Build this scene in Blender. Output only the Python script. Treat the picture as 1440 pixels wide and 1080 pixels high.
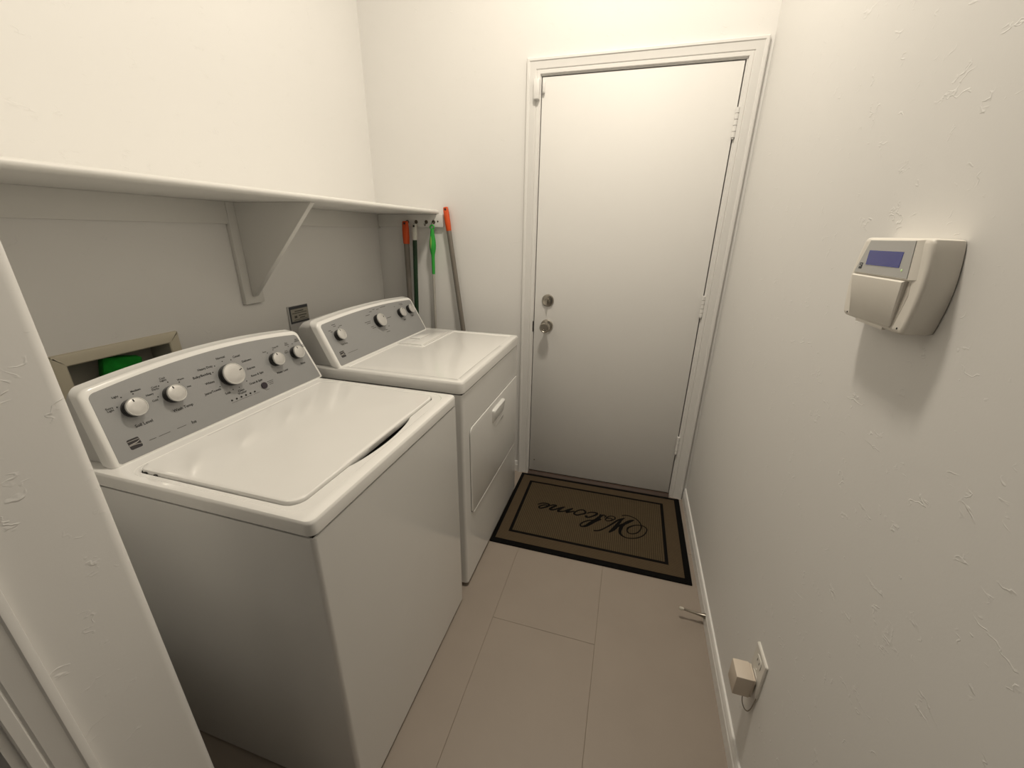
import bpy, bmesh, math
from mathutils import Matrix, Vector
from math import pi, sin, cos, radians

for o in list(bpy.data.objects):
    bpy.data.objects.remove(o)
scene = bpy.context.scene
COL = scene.collection

# ---------------------------------------------------------------- camera, light, exposure
CAM = Vector((1.3981, -2.1186, 1.3977)); YAW, PIT, ROL = 0.2767, -0.3584, 0.0159
F_PX = 566.79
fw = Vector((-sin(YAW)*cos(PIT), cos(YAW)*cos(PIT), sin(PIT)))
rt = fw.cross(Vector((0, 0, 1))).normalized()
up = rt.cross(fw)
r2 = rt*cos(ROL) + up*sin(ROL)
u2 = -rt*sin(ROL) + up*cos(ROL)
cd = bpy.data.cameras.new('camera')
cd.sensor_width = 36.0
cd.lens = F_PX/1440*36.0
cd.clip_start = 0.02
cam = bpy.data.objects.new('camera', cd)
COL.objects.link(cam)
cam.matrix_world = Matrix(((r2.x, u2.x, -fw.x, CAM.x), (r2.y, u2.y, -fw.y, CAM.y), (r2.z, u2.z, -fw.z, CAM.z), (0, 0, 0, 1)))
scene.camera = cam

world = bpy.data.worlds.new('world')
scene.world = world
world.use_nodes = True
world.node_tree.nodes['Background'].inputs[0].default_value = (1.0, 0.93, 0.82, 1)
world.node_tree.nodes['Background'].inputs[1].default_value = 0.03

ld = bpy.data.lights.new('ceiling_bulb', 'POINT')
ld.energy = 4
ld.shadow_soft_size = 0.10
ld.color = (1.0, 0.905, 0.76)
lo = bpy.data.objects.new('ceiling_bulb', ld)
lo.location = (1.22, -0.92, 3.10)
COL.objects.link(lo)
la = bpy.data.lights.new('ceiling_diffuser', 'AREA')      # the fixture's opal bowl sends more light straight down
la.shape = 'DISK'
la.size = 0.24
la.energy = 24.5
la.color = ld.color
lao = bpy.data.objects.new('ceiling_diffuser', la)
lao.location = (1.22, -0.92, 3.09)
COL.objects.link(lao)

scene.view_settings.view_transform = 'Standard'
scene.view_settings.look = 'None'
scene.view_settings.gamma = 1.0
scene.view_settings.use_curve_mapping = False
scene.view_settings.exposure = 0.0

# ---------------------------------------------------------------- materials
def s2l(c):
    return tuple(((v/255)/12.92 if v/255 <= 0.04045 else ((v/255+0.055)/1.055)**2.4) for v in c)

def mat(name, rgb, rough=0.5, metal=0.0, coat=0.0, spec=0.5, noise=0.0, nscale=8.0, bump=0.0, bscale=200.0, emit=None, estr=0.0, lin=False):
    m = bpy.data.materials.new(name)
    m.use_nodes = True
    nt = m.node_tree
    b = nt.nodes['Principled BSDF']
    c = tuple(rgb) if lin else s2l(rgb)
    b.inputs['Base Color'].default_value = (*c, 1)
    b.inputs['Roughness'].default_value = rough
    b.inputs['Metallic'].default_value = metal
    b.inputs['Coat Weight'].default_value = coat
    b.inputs['Coat Roughness'].default_value = 0.08
    b.inputs['Specular IOR Level'].default_value = spec
    tc = nt.nodes.new('ShaderNodeTexCoord')
    nz = nt.nodes.new('ShaderNodeTexNoise')
    nz.inputs['Scale'].default_value = nscale
    nz.inputs['Detail'].default_value = 4
    nt.links.new(tc.outputs['Object'], nz.inputs['Vector'])
    mx = nt.nodes.new('ShaderNodeMix')
    mx.data_type = 'RGBA'
    k = max(noise, 0.01)
    mx.inputs[6].default_value = (*[v*(1-k) for v in c], 1)
    mx.inputs[7].default_value = (*[min(1, v*(1+k)) for v in c], 1)
    nt.links.new(nz.outputs['Fac'], mx.inputs[0])
    nt.links.new(mx.outputs[2], b.inputs['Base Color'])
    if bump > 0:
        n2 = nt.nodes.new('ShaderNodeTexNoise')
        n2.inputs['Scale'].default_value = bscale
        n2.inputs['Detail'].default_value = 3
        nt.links.new(tc.outputs['Object'], n2.inputs['Vector'])
        bp = nt.nodes.new('ShaderNodeBump')
        bp.inputs['Strength'].default_value = bump
        bp.inputs['Distance'].default_value = 0.001
        nt.links.new(n2.outputs['Fac'], bp.inputs['Height'])
        nt.links.new(bp.outputs['Normal'], b.inputs['Normal'])
    if emit:
        b.inputs['Emission Color'].default_value = (*s2l(emit), 1)
        b.inputs['Emission Strength'].default_value = estr
    return m

def wall_material():
    m = mat('wall_paint', (0.80, 0.79, 0.77), rough=0.62, noise=0.015, nscale=2.5, lin=True, spec=0.35)
    nt = m.node_tree
    b = nt.nodes['Principled BSDF']
    tc = nt.nodes['Texture Coordinate']
    # skip-trowel plaster: broad flat islands with thin broken ridges at some of their edges
    mp = nt.nodes.new('ShaderNodeMapping')
    mp.inputs['Rotation'].default_value = (0.6, 0.5, 0.0)
    mp.inputs['Scale'].default_value = (1.0, 0.75, 1.5)
    nt.links.new(tc.outputs['Object'], mp.inputs['Vector'])
    n1 = nt.nodes.new('ShaderNodeTexNoise')
    n1.inputs['Scale'].default_value = 21; n1.inputs['Detail'].default_value = 3; n1.inputs['Roughness'].default_value = 0.5
    n1.inputs['Distortion'].default_value = 0.3
    nt.links.new(mp.outputs['Vector'], n1.inputs['Vector'])
    r1 = nt.nodes.new('ShaderNodeValToRGB')      # narrow ridge where the noise crosses one level
    e = r1.color_ramp.elements
    e[0].position = 0.535; e[0].color = (0, 0, 0, 1)
    e[1].position = 0.575; e[1].color = (0, 0, 0, 1)
    k = e.new(0.548); k.color = (1, 1, 1, 1)
    nt.links.new(n1.outputs['Fac'], r1.inputs['Fac'])
    n2 = nt.nodes.new('ShaderNodeTexNoise')      # breaks the ridges up
    n2.inputs['Scale'].default_value = 24; n2.inputs['Detail'].default_value = 3
    nt.links.new(tc.outputs['Object'], n2.inputs['Vector'])
    r2_ = nt.nodes.new('ShaderNodeValToRGB')
    r2_.color_ramp.elements[0].position = 0.56; r2_.color_ramp.elements[1].position = 0.64
    nt.links.new(n2.outputs['Fac'], r2_.inputs['Fac'])
    mul = nt.nodes.new('ShaderNodeMath'); mul.operation = 'MULTIPLY'
    nt.links.new(r1.outputs['Color'], mul.inputs[0]); nt.links.new(r2_.outputs['Color'], mul.inputs[1])
    n3 = nt.nodes.new('ShaderNodeTexNoise')
    n3.inputs['Scale'].default_value = 220; n3.inputs['Detail'].default_value = 2
    nt.links.new(tc.outputs['Object'], n3.inputs['Vector'])
    ma = nt.nodes.new('ShaderNodeMath'); ma.operation = 'MULTIPLY_ADD'; ma.inputs[1].default_value = 0.10
    nt.links.new(n3.outputs['Fac'], ma.inputs[0]); nt.links.new(mul.outputs[0], ma.inputs[2])
    bp = nt.nodes.new('ShaderNodeBump')
    bp.inputs['Strength'].default_value = 0.5
    bp.inputs['Distance'].default_value = 0.0011
    nt.links.new(ma.outputs[0], bp.inputs['Height'])
    nt.links.new(bp.outputs['Normal'], b.inputs['Normal'])
    return m

def rib_material(name, rgb, axis, pitch, dark=0.62):
    m = mat(name, rgb, rough=0.95, noise=0.16, nscale=60, bump=0.6, bscale=900, spec=0.1)
    nt = m.node_tree
    b = nt.nodes['Principled BSDF']
    tc = nt.nodes['Texture Coordinate']
    w = nt.nodes.new('ShaderNodeTexWave')
    w.wave_type = 'BANDS'; w.bands_direction = axis
    w.inputs['Scale'].default_value = 2*pi/pitch/20.0
    w.inputs['Distortion'].default_value = 0.5
    w.inputs['Detail'].default_value = 1.0
    nt.links.new(tc.outputs['Object'], w.inputs['Vector'])
    src = b.inputs['Base Color'].links[0].from_socket
    mx = nt.nodes.new('ShaderNodeMix'); mx.data_type = 'RGBA'
    mx.inputs[6].default_value = (*[v*dark for v in s2l(rgb)], 1)
    nt.links.new(w.outputs['Fac'], mx.inputs[0])
    nt.links.new(src, mx.inputs[7])
    nt.links.new(mx.outputs[2], b.inputs['Base Color'])
    return m

M = {}
M['wall'] = wall_material()
M['trim'] = mat('trim_paint', (0.80, 0.79, 0.77), rough=0.38, noise=0.015, nscale=5, lin=True, bump=0.06, bscale=60)
M['door'] = mat('door_paint', (0.80, 0.79, 0.77), rough=0.6, noise=0.02, nscale=3, lin=True, bump=0.12, bscale=140)
M['shelf'] = mat('shelf_paint', (0.72, 0.71, 0.68), rough=0.45, noise=0.02, nscale=4, lin=True, bump=0.1, bscale=120)
M['dark_gap'] = mat('gap_shade_and_plate_black', (24, 20, 17), rough=0.8)
M['grout'] = mat('grout', (128, 117, 105), rough=0.9, noise=0.1, nscale=60)
M['tile'] = mat('tile_vinyl', (0.315, 0.268, 0.226), rough=0.42, noise=0.06, nscale=6, lin=True, bump=0.08, bscale=80, spec=0.35)
M['wood'] = mat('threshold_wood', (62, 42, 28), rough=0.6, noise=0.25, nscale=30)
M['enamel'] = mat('appliance_enamel', (0.80, 0.795, 0.775), rough=0.22, coat=0.5, noise=0.012, nscale=5, lin=True)
M['enamel_top'] = mat('appliance_top_enamel', (0.82, 0.81, 0.785), rough=0.2, coat=0.6, noise=0.02, nscale=7, lin=True)
M['plastic'] = mat('console_plastic', (0.82, 0.815, 0.79), rough=0.25, coat=0.3, noise=0.01, lin=True)
M['housing'] = mat('console_housing', (0.56, 0.555, 0.54), rough=0.4, noise=0.01, lin=True)
M['silver'] = mat('console_silver', (0.31, 0.312, 0.312), rough=0.42, metal=0.25, noise=0.02, nscale=300, lin=True)
M['knob_black'] = mat('knob_black', (22, 21, 20), rough=0.35)
M['knob_cap'] = mat('knob_silver', (0.62, 0.61, 0.59), rough=0.33, metal=0.6, noise=0.04, nscale=180, lin=True)
M['ink'] = mat('ink_dark', (34, 33, 32), rough=0.6)
M['ink_grey'] = mat('ink_grey', (78, 76, 73), rough=0.6)
M['logo'] = mat('logo_dark', (44, 41, 44), rough=0.5)
M['logo_light'] = mat('logo_light', (160, 156, 150), rough=0.5)
M['button'] = mat('start_button', (46, 38, 46), rough=0.4)
M['gap'] = mat('appliance_gap', (36, 34, 31), rough=0.8)
M['foot'] = mat('rubber_foot', (28, 27, 25), rough=0.8)
M['nickel'] = mat('satin_nickel', (0.42, 0.39, 0.34), rough=0.3, metal=1.0, noise=0.04, nscale=60, lin=True)
M['hook'] = mat('hook_steel', (0.13, 0.11, 0.085), rough=0.35, metal=1.0, lin=True)
M['orange'] = mat('orange_plastic', (206, 76, 14), rough=0.4, noise=0.04)
M['grey_pole'] = mat('grey_pole', (122, 116, 108), rough=0.38, metal=0.25, noise=0.04, nscale=40)
M['green_pole'] = mat('dark_green_pole', (3, 44, 15), rough=0.35)
M['white_cap'] = mat('white_cap', (205, 203, 194), rough=0.45)
M['green'] = mat('green_plastic', (46, 160, 58), rough=0.35)
M['lime'] = mat('lime_grip', (138, 178, 84), rough=0.5)
M['alu_pole'] = mat('aluminium_pole', (0.58, 0.56, 0.52), rough=0.3, metal=0.7, lin=True)
M['sponge'] = mat('sponge_green', (8, 132, 34), rough=0.95, noise=0.5, nscale=70, bump=1.0, bscale=240)
M['box'] = mat('outlet_box_plastic', (0.62, 0.57, 0.45), rough=0.5, noise=0.02, lin=True)
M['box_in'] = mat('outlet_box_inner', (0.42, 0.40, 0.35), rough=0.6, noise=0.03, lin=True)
M['plate'] = mat('plate_grey', (0.50, 0.49, 0.48), rough=0.5, lin=True)
M['label_dark'] = mat('label_dark', (68, 70, 74), rough=0.6)
M['label_face'] = mat('label_face', (158, 154, 142), rough=0.6, noise=0.15, nscale=120)
M['keypad'] = mat('keypad_plastic', (0.80, 0.765, 0.70), rough=0.42, noise=0.02, nscale=30, lin=True)
M['keypad_shade'] = mat('keypad_shade_plastic', (0.62, 0.58, 0.52), rough=0.5, noise=0.10, nscale=28, lin=True)
M['bezel'] = mat('bezel_silver', (0.52, 0.52, 0.51), rough=0.35, metal=0.2, lin=True)
M['lcd'] = mat('lcd_blue', (34, 44, 118), rough=0.15, emit=(40, 54, 170), estr=0.10, coat=0.4)
M['led'] = mat('led_green', (190, 205, 160), rough=0.3, emit=(200, 230, 150), estr=0.35)
M['outlet'] = mat('outlet_plastic', (0.76, 0.74, 0.69), rough=0.4, lin=True)
M['adapter'] = mat('adapter_plastic', (0.66, 0.58, 0.49), rough=0.45, lin=True)
M['cord'] = mat('cord_grey', (150, 142, 130), rough=0.5)
M['rubber'] = mat('rubber_tip', (205, 200, 188), rough=0.6)
M['mat_black'] = mat('mat_black', (9, 8, 7), rough=0.95, noise=0.2, nscale=200, bump=0.5, bscale=700, spec=0.15)
M['mat_band'] = rib_material('mat_band', (90, 77, 60), 'Y', 0.006)
M['mat_field'] = rib_material('mat_field', (88, 76, 58), 'X', 0.0095, 0.5)

# ---------------------------------------------------------------- helpers
WM = {}
def reg(o, parent, mw):
    o.parent = parent
    pm = WM[parent] if parent else Matrix.Identity(4)
    o.matrix_basis = pm.inverted() @ mw
    WM[o] = mw.copy()
    COL.objects.link(o)

def tag(o, label=None, cat=None, group=None, kind=None):
    if label: o['label'] = label
    if cat: o['category'] = cat
    if group: o['group'] = group
    if kind: o['kind'] = kind
    return o

def thing(name, loc, label, cat, group=None):
    o = bpy.data.objects.new(name, None)
    o.empty_display_size = 0.05
    reg(o, None, Matrix.Translation(Vector(loc)))
    return tag(o, label, cat, group)

def obj(name, bm, m, parent=None, origin=None, smooth=True, angle=35, mw=None, local=False):
    """link bm (in world coordinates unless local) as one mesh object under parent"""
    if mw is None:
        if origin is not None: mw = Matrix.Translation(Vector(origin))
        elif parent is not None: mw = WM[parent]
        else: mw = Matrix.Identity(4)
    if not local:
        bm.transform(mw.inverted())
    bmesh.ops.recalc_face_normals(bm, faces=bm.faces)
    me = bpy.data.meshes.new(name)
    if smooth:
        for f in bm.faces: f.smooth = True
        for e in bm.edges:
            if len(e.link_faces) == 2:
                e.smooth = e.calc_face_angle(0) < radians(angle)
            else:
                e.smooth = False
    bm.to_mesh(me)
    bm.free()
    me.materials.append(M[m])
    o = bpy.data.objects.new(name, me)
    reg(o, parent, mw)
    return o

def inst(name, mesh, parent, mw):
    o = bpy.data.objects.new(name, mesh)
    reg(o, parent, mw)
    return o

def bx(bm, x0, x1, y0, y1, z0, z1, bev=0.0, seg=2, edges=None):
    r = bmesh.ops.create_cube(bm, size=1.0)
    vs = r['verts']
    for v in vs:
        v.co = Vector(((x0+x1)/2 + v.co.x*(x1-x0), (y0+y1)/2 + v.co.y*(y1-y0), (z0+z1)/2 + v.co.z*(z1-z0)))
    if bev > 0:
        es = set(e for v in vs for e in v.link_edges)
        if edges: es = [e for e in es if edges(e)]
        bmesh.ops.bevel(bm, geom=list(es), offset=bev, segments=seg, profile=0.5, affect='EDGES')
    return bm

def box(*a, **k):
    return bx(bmesh.new(), *a, **k)

def loft(loops, cap0=True, cap1=True, bm=None):
    """closed loops with the same number of points, skinned in order"""
    bm = bm or bmesh.new()
    vv = [[bm.verts.new(p) for p in L] for L in loops]
    n = len(loops[0])
    for a, b in zip(vv, vv[1:]):
        for i in range(n):
            j = (i+1) % n
            bm.faces.new((a[i], a[j], b[j], b[i]))
    if cap0: bm.faces.new(vv[0][::-1])
    if cap1: bm.faces.new(vv[-1])
    return bm

def frame_axes(d):
    d = Vector(d).normalized()
    a = Vector((0, 0, 1)) if abs(d.z) < 0.9 else Vector((1, 0, 0))
    u = d.cross(a).normalized()
    return d, u, d.cross(u)

def tube(pts, rad, n=12, bm=None, cap=True):
    pts = [Vector(p) for p in pts]
    rr = rad if isinstance(rad, (list, tuple)) else [rad]*len(pts)
    loops = []
    u = None
    for i, p in enumerate(pts):
        d = (pts[min(i+1, len(pts)-1)] - pts[max(i-1, 0)]).normalized()
        if u is None: _, u, v = frame_axes(d)
        else:
            u = (u - d*u.dot(d)).normalized(); v = d.cross(u)
        loops.append([p + (u*cos(2*pi*k/n) + v*sin(2*pi*k/n))*rr[i] for k in range(n)])
    return loft(loops, cap, cap, bm)

def lathe(base, axis, prof, n=32, bm=None):
    """prof: list of (radius, distance along the axis)"""
    d, u, v = frame_axes(axis)
    base = Vector(base)
    loops = [[base + d*h + (u*cos(2*pi*k/n) + v*sin(2*pi*k/n))*max(r, 1e-4) for k in range(n)] for r, h in prof]
    return loft(loops, True, True, bm)

def torus(c, axis, R, r, n=24, m=8, bm=None):
    d, u, v = frame_axes(axis)
    c = Vector(c)
    bm = bm or bmesh.new()
    vv = []
    for i in range(n):
        a = 2*pi*i/n
        w = u*cos(a) + v*sin(a)
        vv.append([bm.verts.new(c + w*(R + r*cos(2*pi*j/m)) + d*r*sin(2*pi*j/m)) for j in range(m)])
    for i in range(n):
        for j in range(m):
            bm.faces.new((vv[i][j], vv[(i+1) % n][j], vv[(i+1) % n][(j+1) % m], vv[i][(j+1) % m]))
    return bm

def rrect(x0, x1, y0, y1, r, k=6):
    """rounded rectangle as a list of 2D points, counter-clockwise; r one radius or four (bl, br, tr, tl)"""
    if not isinstance(r, (list, tuple)): r = (r,)*4
    out = []
    for (cx, cy, a0, q) in ((x0+r[0], y0+r[0], pi, r[0]), (x1-r[1], y0+r[1], 1.5*pi, r[1]), (x1-r[2], y1-r[2], 0, r[2]), (x0+r[3], y1-r[3], 0.5*pi, r[3])):
        for i in range(k+1):
            a = a0 + 0.5*pi*i/k
            out.append((cx + q*cos(a), cy + q*sin(a)))
    return out

def inset(poly, d):
    """offset a counter-clockwise polygon inwards by d"""
    P = [Vector((a, b)) for a, b in poly]
    n = len(P); out = []
    for i in range(n):
        a, b, c = P[i-1], P[i], P[(i+1) % n]
        e1 = (b-a); e2 = (c-b)
        if e1.length < 1e-7: e1 = e2
        if e2.length < 1e-7: e2 = e1
        n1 = Vector((-e1.y, e1.x)).normalized(); n2 = Vector((-e2.y, e2.x)).normalized()
        m_ = (n1+n2)
        m_ = m_/max(m_.length_squared, 1e-6)*2
        out.append((b.x + m_.x*d, b.y + m_.y*d))
    return out

def text_bm(body, size, spacing=1.0):
    cu = bpy.data.curves.new('tmp', 'FONT')
    cu.body = body; cu.size = size; cu.align_x = 'CENTER'; cu.align_y = 'CENTER'
    cu.resolution_u = 2; cu.offset = size*0.014; cu.space_character = spacing; cu.space_line = 0.85
    o = bpy.data.objects.new('tmp', cu)
    COL.objects.link(o)
    dg = bpy.context.evaluated_depsgraph_get()
    me = bpy.data.meshes.new_from_object(o.evaluated_get(dg))
    bm = bmesh.new(); bm.from_mesh(me)
    bpy.data.objects.remove(o); bpy.data.curves.remove(cu); bpy.data.meshes.remove(me)
    return bm

def structure(name, bm, m, parent=None, **k):
    o = obj(name, bm, m, parent, **k)
    if parent is None: o['kind'] = 'structure'
    return o

# ---------------------------------------------------------------- the room
W = 1.8239                  # right wall
YN, ZC = -2.45, 3.2         # open end of the room, cut short to lower bounce light, ceiling
SX, SY = 0.72, -1.8145      # corner of the wall that closes the alcove
BX = dict(y0=-1.478, y1=-1.222, z0=0.965, z1=1.053)     # washer outlet box opening

fl = structure('floor', box(-0.02, W+0.05, YN-0.35, 0.12, -0.06, -0.0012), 'grout')
cols = [(-0.0, 0.247), (0.247, 0.637), (0.637, 1.027), (1.027, 1.417), (1.417, W)]
for ci, (xa, xb) in enumerate(cols):
    off = (0.30, -0.35, -0.62, 0.19, -0.45)[ci]
    ys = [off - 1.22*k for k in range(-1, 4)]
    for ya, yb in zip(ys[1:], ys):
        ya, yb = max(ya, YN-0.3), min(yb, 0.0)
        if yb - ya < 0.02: continue
        g = 0.0005
        t = obj('tile', box(xa+g, xb-g, ya+g, yb-g, -0.003, 0.0, bev=0.0008, seg=1), 'tile', fl, angle=20)

structure('ceiling', box(-0.1, W+0.1, YN-0.1, 0.1, ZC, ZC+0.08), 'wall')
structure('wall_right', box(W, W+0.1, YN-0.1, 0.1, -0.06, ZC), 'wall')

bm = bmesh.new()            # back wall of the alcove, open where the outlet box sits
bx(bm, -0.1, 0, -2.75, 0.1, -0.06, BX['z0'])
bx(bm, -0.1, 0, -2.75, 0.1, BX['z1'], ZC)
bx(bm, -0.1, 0, -2.75, BX['y0'], BX['z0'], BX['z1'])
bx(bm, -0.1, 0, BX['y1'], 0.1, BX['z0'], BX['z1'])
structure('wall_left', bm, 'wall')

DX0, DX1, DZ0, DZ1 = 0.9159, 1.7349, 0.020, 2.052      # door slab
JX0, JX1, JZ1 = 0.9115, 1.7397, 2.0565
bm = bmesh.new()
bx(bm, -0.1, JX0-0.02, 0, 0.1, -0.06, ZC)
bx(bm, JX1+0.02, W+0.1, 0, 0.1, -0.06, ZC)
bx(bm, JX0-0.02, JX1+0.02, 0, 0.1, JZ1+0.02, ZC)
structure('wall_back', bm, 'wall')

# return wall of the alcove with its rounded corner
r = 0.017
poly = [(0.0, SY), (0.0, -1.9885), (SX, -1.9885)] + [(SX-r + r*cos(a), SY-r + r*sin(a)) for a in [i*pi/2/8 for i in range(9)]]
structure('wall_return', loft([[(x, y, -0.06) for x, y in poly], [(x, y, ZC) for x, y in poly]]), 'wall', angle=50)
D2A, D2B = -1.9985, -2.60
bm = bmesh.new()
bx(bm, 0.60, SX, D2B-0.10, D2B-0.03, -0.06, ZC)
bx(bm, 0.60, SX, D2B-0.03, -1.9885, 2.06, ZC)
structure('wall_near_left', bm, 'wall')

def casing(path_fn, prof, m, name, parent=None):
    """profile (u across, t proud) swept with mitred corners through four stations"""
    loops = []
    for s in range(4):
        loops.append([path_fn(s, u, t) for u, t in prof])
    o = loft(loops)
    return structure(name, o, m, parent, angle=25)

PROF = [(0, 0), (0, .007), (.002, .009), (.014, .0095), (.017, .0065), (.020, .0105), (.036, .0130), (.046, .0155), (.049, .0185), (.057, .0185), (.0605, .0165), (.062, .012), (.062, 0)]
CX0, CX1, CZ1 = 0.9080, 1.7450, 2.0615
def door_path(s, u, t):
    return [(CX0-u, -t, 0.0), (CX0-u, -t, CZ1+u), (CX1+u, -t, CZ1+u), (CX1+u, -t, 0.0)][s]
casing(door_path, PROF, 'trim', 'trim_1')
PR2 = [(u*0.79, t*0.62) for u, t in PROF]
def door2_path(s, u, t):
    ya, yb = -1.989, D2B-0.02
    return [(SX+t, ya+u, 0.0), (SX+t, ya+u, 2.05+u), (SX+t, yb-u, 2.05+u), (SX+t, yb-u, 0.0)][s]
casing(door2_path, PR2, 'trim', 'trim_2')
bm = bmesh.new()
bx(bm, 0.60, SX, D2A, -1.9885, 0, 2.06)
bx(bm, 0.60, SX, D2B-0.03, D2B-0.004, 0, 2.06)
bx(bm, 0.60, SX, D2B-0.004, D2A, 2.05, 2.06)
structure('trim_5', bm, 'trim')

# jambs, and a dark sheet behind the slab that paints its gaps as shade
bm = bmesh.new()
bx(bm, JX0-0.02, JX0, 0.0, 0.1, 0, JZ1)
bx(bm, JX1, JX1+0.02, 0.0, 0.1, 0, JZ1)
bx(bm, JX0-0.02, JX1+0.02, 0.0, 0.1, JZ1, JZ1+0.02)
structure('trim_3', bm, 'trim')
structure('trim_4', box(JX0-0.02, JX1+0.02, 0.046, 0.1, 0.0, JZ1), 'dark_gap')
thr = [(-0.019, 0.0), (0.05, 0.0), (0.05, 0.016), (0.004, 0.016), (-0.012, 0.008)]
structure('trim_6', loft([[(JX0+0.001, y, z) for y, z in thr], [(JX1-0.001, y, z) for y, z in thr]]), 'wood')

# baseboards
BP = [(0, 0), (.013, 0), (.013, .044), (.0105, .050), (.0105, .054), (.0085, .061), (.006, .067), (0, .067)]
structure('baseboard_right', loft([[(W-t, y, z) for t, z in BP] for y in (YN, -0.0)]), 'trim', angle=20)
structure('baseboard_back', loft([[(x, -t, z) for t, z in BP] for x in (0.0, CX0-.0625)]), 'trim', angle=20)

# the door with its hardware
door = structure('door_1', box(DX0, DX1, 0.001, 0.044, DZ0, DZ1, bev=0.0015), 'door')
for (za, zb) in ((1.7835, 1.8924), (1.030, 1.132), (0.2758, 0.381)):
    h = bmesh.new()
    n = 5
    dz = (zb-za)/n
    for i in range(n):
        lathe((1.7375, -0.0055, za+i*dz), (0, 0, 1), [(.0058, .0006), (.0075, .0014), (.0075, dz-.0014), (.0058, dz-.0006)], 14, h)
    lathe((1.7375, -0.0055, za-0.006), (0, 0, 1), [(.003, 0), (.0045, .002), (.0045, .006)], 12, h)
    bx(h, 1.7315, 1.7345, -0.0012, 0.0012, za, zb)
    bx(h, 1.7385, 1.7415, -0.0012, 0.0012, za, zb)
    obj('hinge', h, 'trim', door)
kx, kz = 0.986, 0.932
rose = obj('knob_rose', lathe((kx, 0.001, kz), (0, -1, 0), [(.034, 0), (.034, .003), (.030, .008), (.018, .011), (.012, .014)], 40), 'nickel', door)
kn = obj('knob', lathe((kx, -0.010, kz), (0, -1, 0), [(.011, 0), (.011, .018), (.016, .022), (.024, .030), (.0275, .040), (.0275, .048), (.0255, .053), (.021, .055), (.0195, .0535), (.010, .0535), (.0095, .052), (.001, .052)], 40), 'nickel', door)
dbz = 1.067
db = obj('deadbolt', lathe((0.986, 0.001, dbz), (0, -1, 0), [(.032, 0), (.032, .004), (.029, .009), (.026, .010), (.012, .011), (.010, .016)], 40), 'nickel', door)
tt = bmesh.new()
bx(tt, 0.982, 0.990, -0.030, -0.012, dbz-0.018, dbz+0.016, bev=0.003)
obj('thumb_turn', tt, 'nickel', db)
bx_ = box(0.9075, 0.9130, -0.0007, 0.004, 0.893, 0.951, bev=0.0006, seg=1)
obj('strike_plate', bx_, 'dark_gap', door)
obj('door_screw', lathe((DX0+0.03, 0.001, 0.093), (0, -1, 0), [(.0035, 0), (.003, .0015)], 12), 'hook', door)

# ---------------------------------------------------------------- shelf over the machines
SHX = 0.3795
sh = thing('wall_shelf', (0.0, -0.9, 1.13), 'white painted wall shelf above the machines with a triangular support bracket', 'shelf')
za, zb, rr = 1.485, 1.505, 0.0099
prof = [(0.0, zb), (0.0, za)] + [(SHX-rr + rr*cos(a), (za+zb)/2 + rr*sin(a)) for a in [-pi/2 + i*pi/10 for i in range(11)]]
obj('shelf_board', loft([[(x, y, z) for x, z in prof] for y in (SY+0.001, -0.0008)]), 'shelf', sh)
obj('bracket_backing', box(0.0, 0.018, -0.930, -0.847, 1.130, za, bev=0.002), 'shelf', sh)
obj('wall_cleat', box(0.0, 0.017, SY+0.001, -0.9305, 1.413, za, bev=0.0015), 'shelf', sh)
obj('wall_cleat', box(0.0, 0.017, -0.8465, -0.0008, 1.413, za, bev=0.0015), 'shelf', sh)
tri = [(0.018, za), (0.018, 1.158), (0.029, 1.158), (0.345, za-0.004), (0.345, za)]
bk = loft([[(x, -0.8985, z) for x, z in tri], [(x, -0.8795, z) for x, z in tri]])
bmesh.ops.bevel(bk, geom=list(bk.edges), offset=0.0012, segments=1, affect='EDGES')
obj('bracket_plate', bk, 'shelf', sh)

# hook rail under the shelf's end
hr = thing('hook_rail', (0.2, 0, 1.42), 'white painted rail with four small metal hooks under the end of the shelf', 'hook rail')
obj('rail', box(0.0185, 0.408, -0.019, -0.0008, 1.421, za-0.0008, bev=0.0015), 'shelf', hr)
HOOKS = (0.199, 0.252, 0.312, 0.355)
hk = None
for x in HOOKS:
    mw = Matrix.Translation((x, -0.019, 1.446))
    if hk is None:
        b = lathe((0, 0, 0), (0, -1, 0), [(.0095, 0), (.0095, .0015), (.006, .003), (.003, .004)], 20)
        pts = [(0, -0.003, 0), (0, -0.010, 0)] + [(0, -0.010 - 0.010*sin(a), -0.010 + 0.010*cos(a)) for a in [i*pi/10 for i in range(1, 11)]]
        pts = [(0, -0.002, 0), (0, -0.006, -0.001), (0, -0.0095, -0.006), (0, -0.0115, -0.013), (0, -0.0155, -0.0185), (0, -0.021, -0.0185), (0, -0.025, -0.013), (0, -0.0255, -0.007)]
        tube(pts, 0.0019, 10, b)
        hk = obj('hook', b, 'hook', hr, mw=mw, local=True)
    else:
        inst('hook', hk.data, hr, mw)
obj('rail_screw', lathe((0.379, -0.019, 1.449), (0, -1, 0), [(.0045, 0), (.004, .0012)], 16), 'hook', hr)

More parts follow.
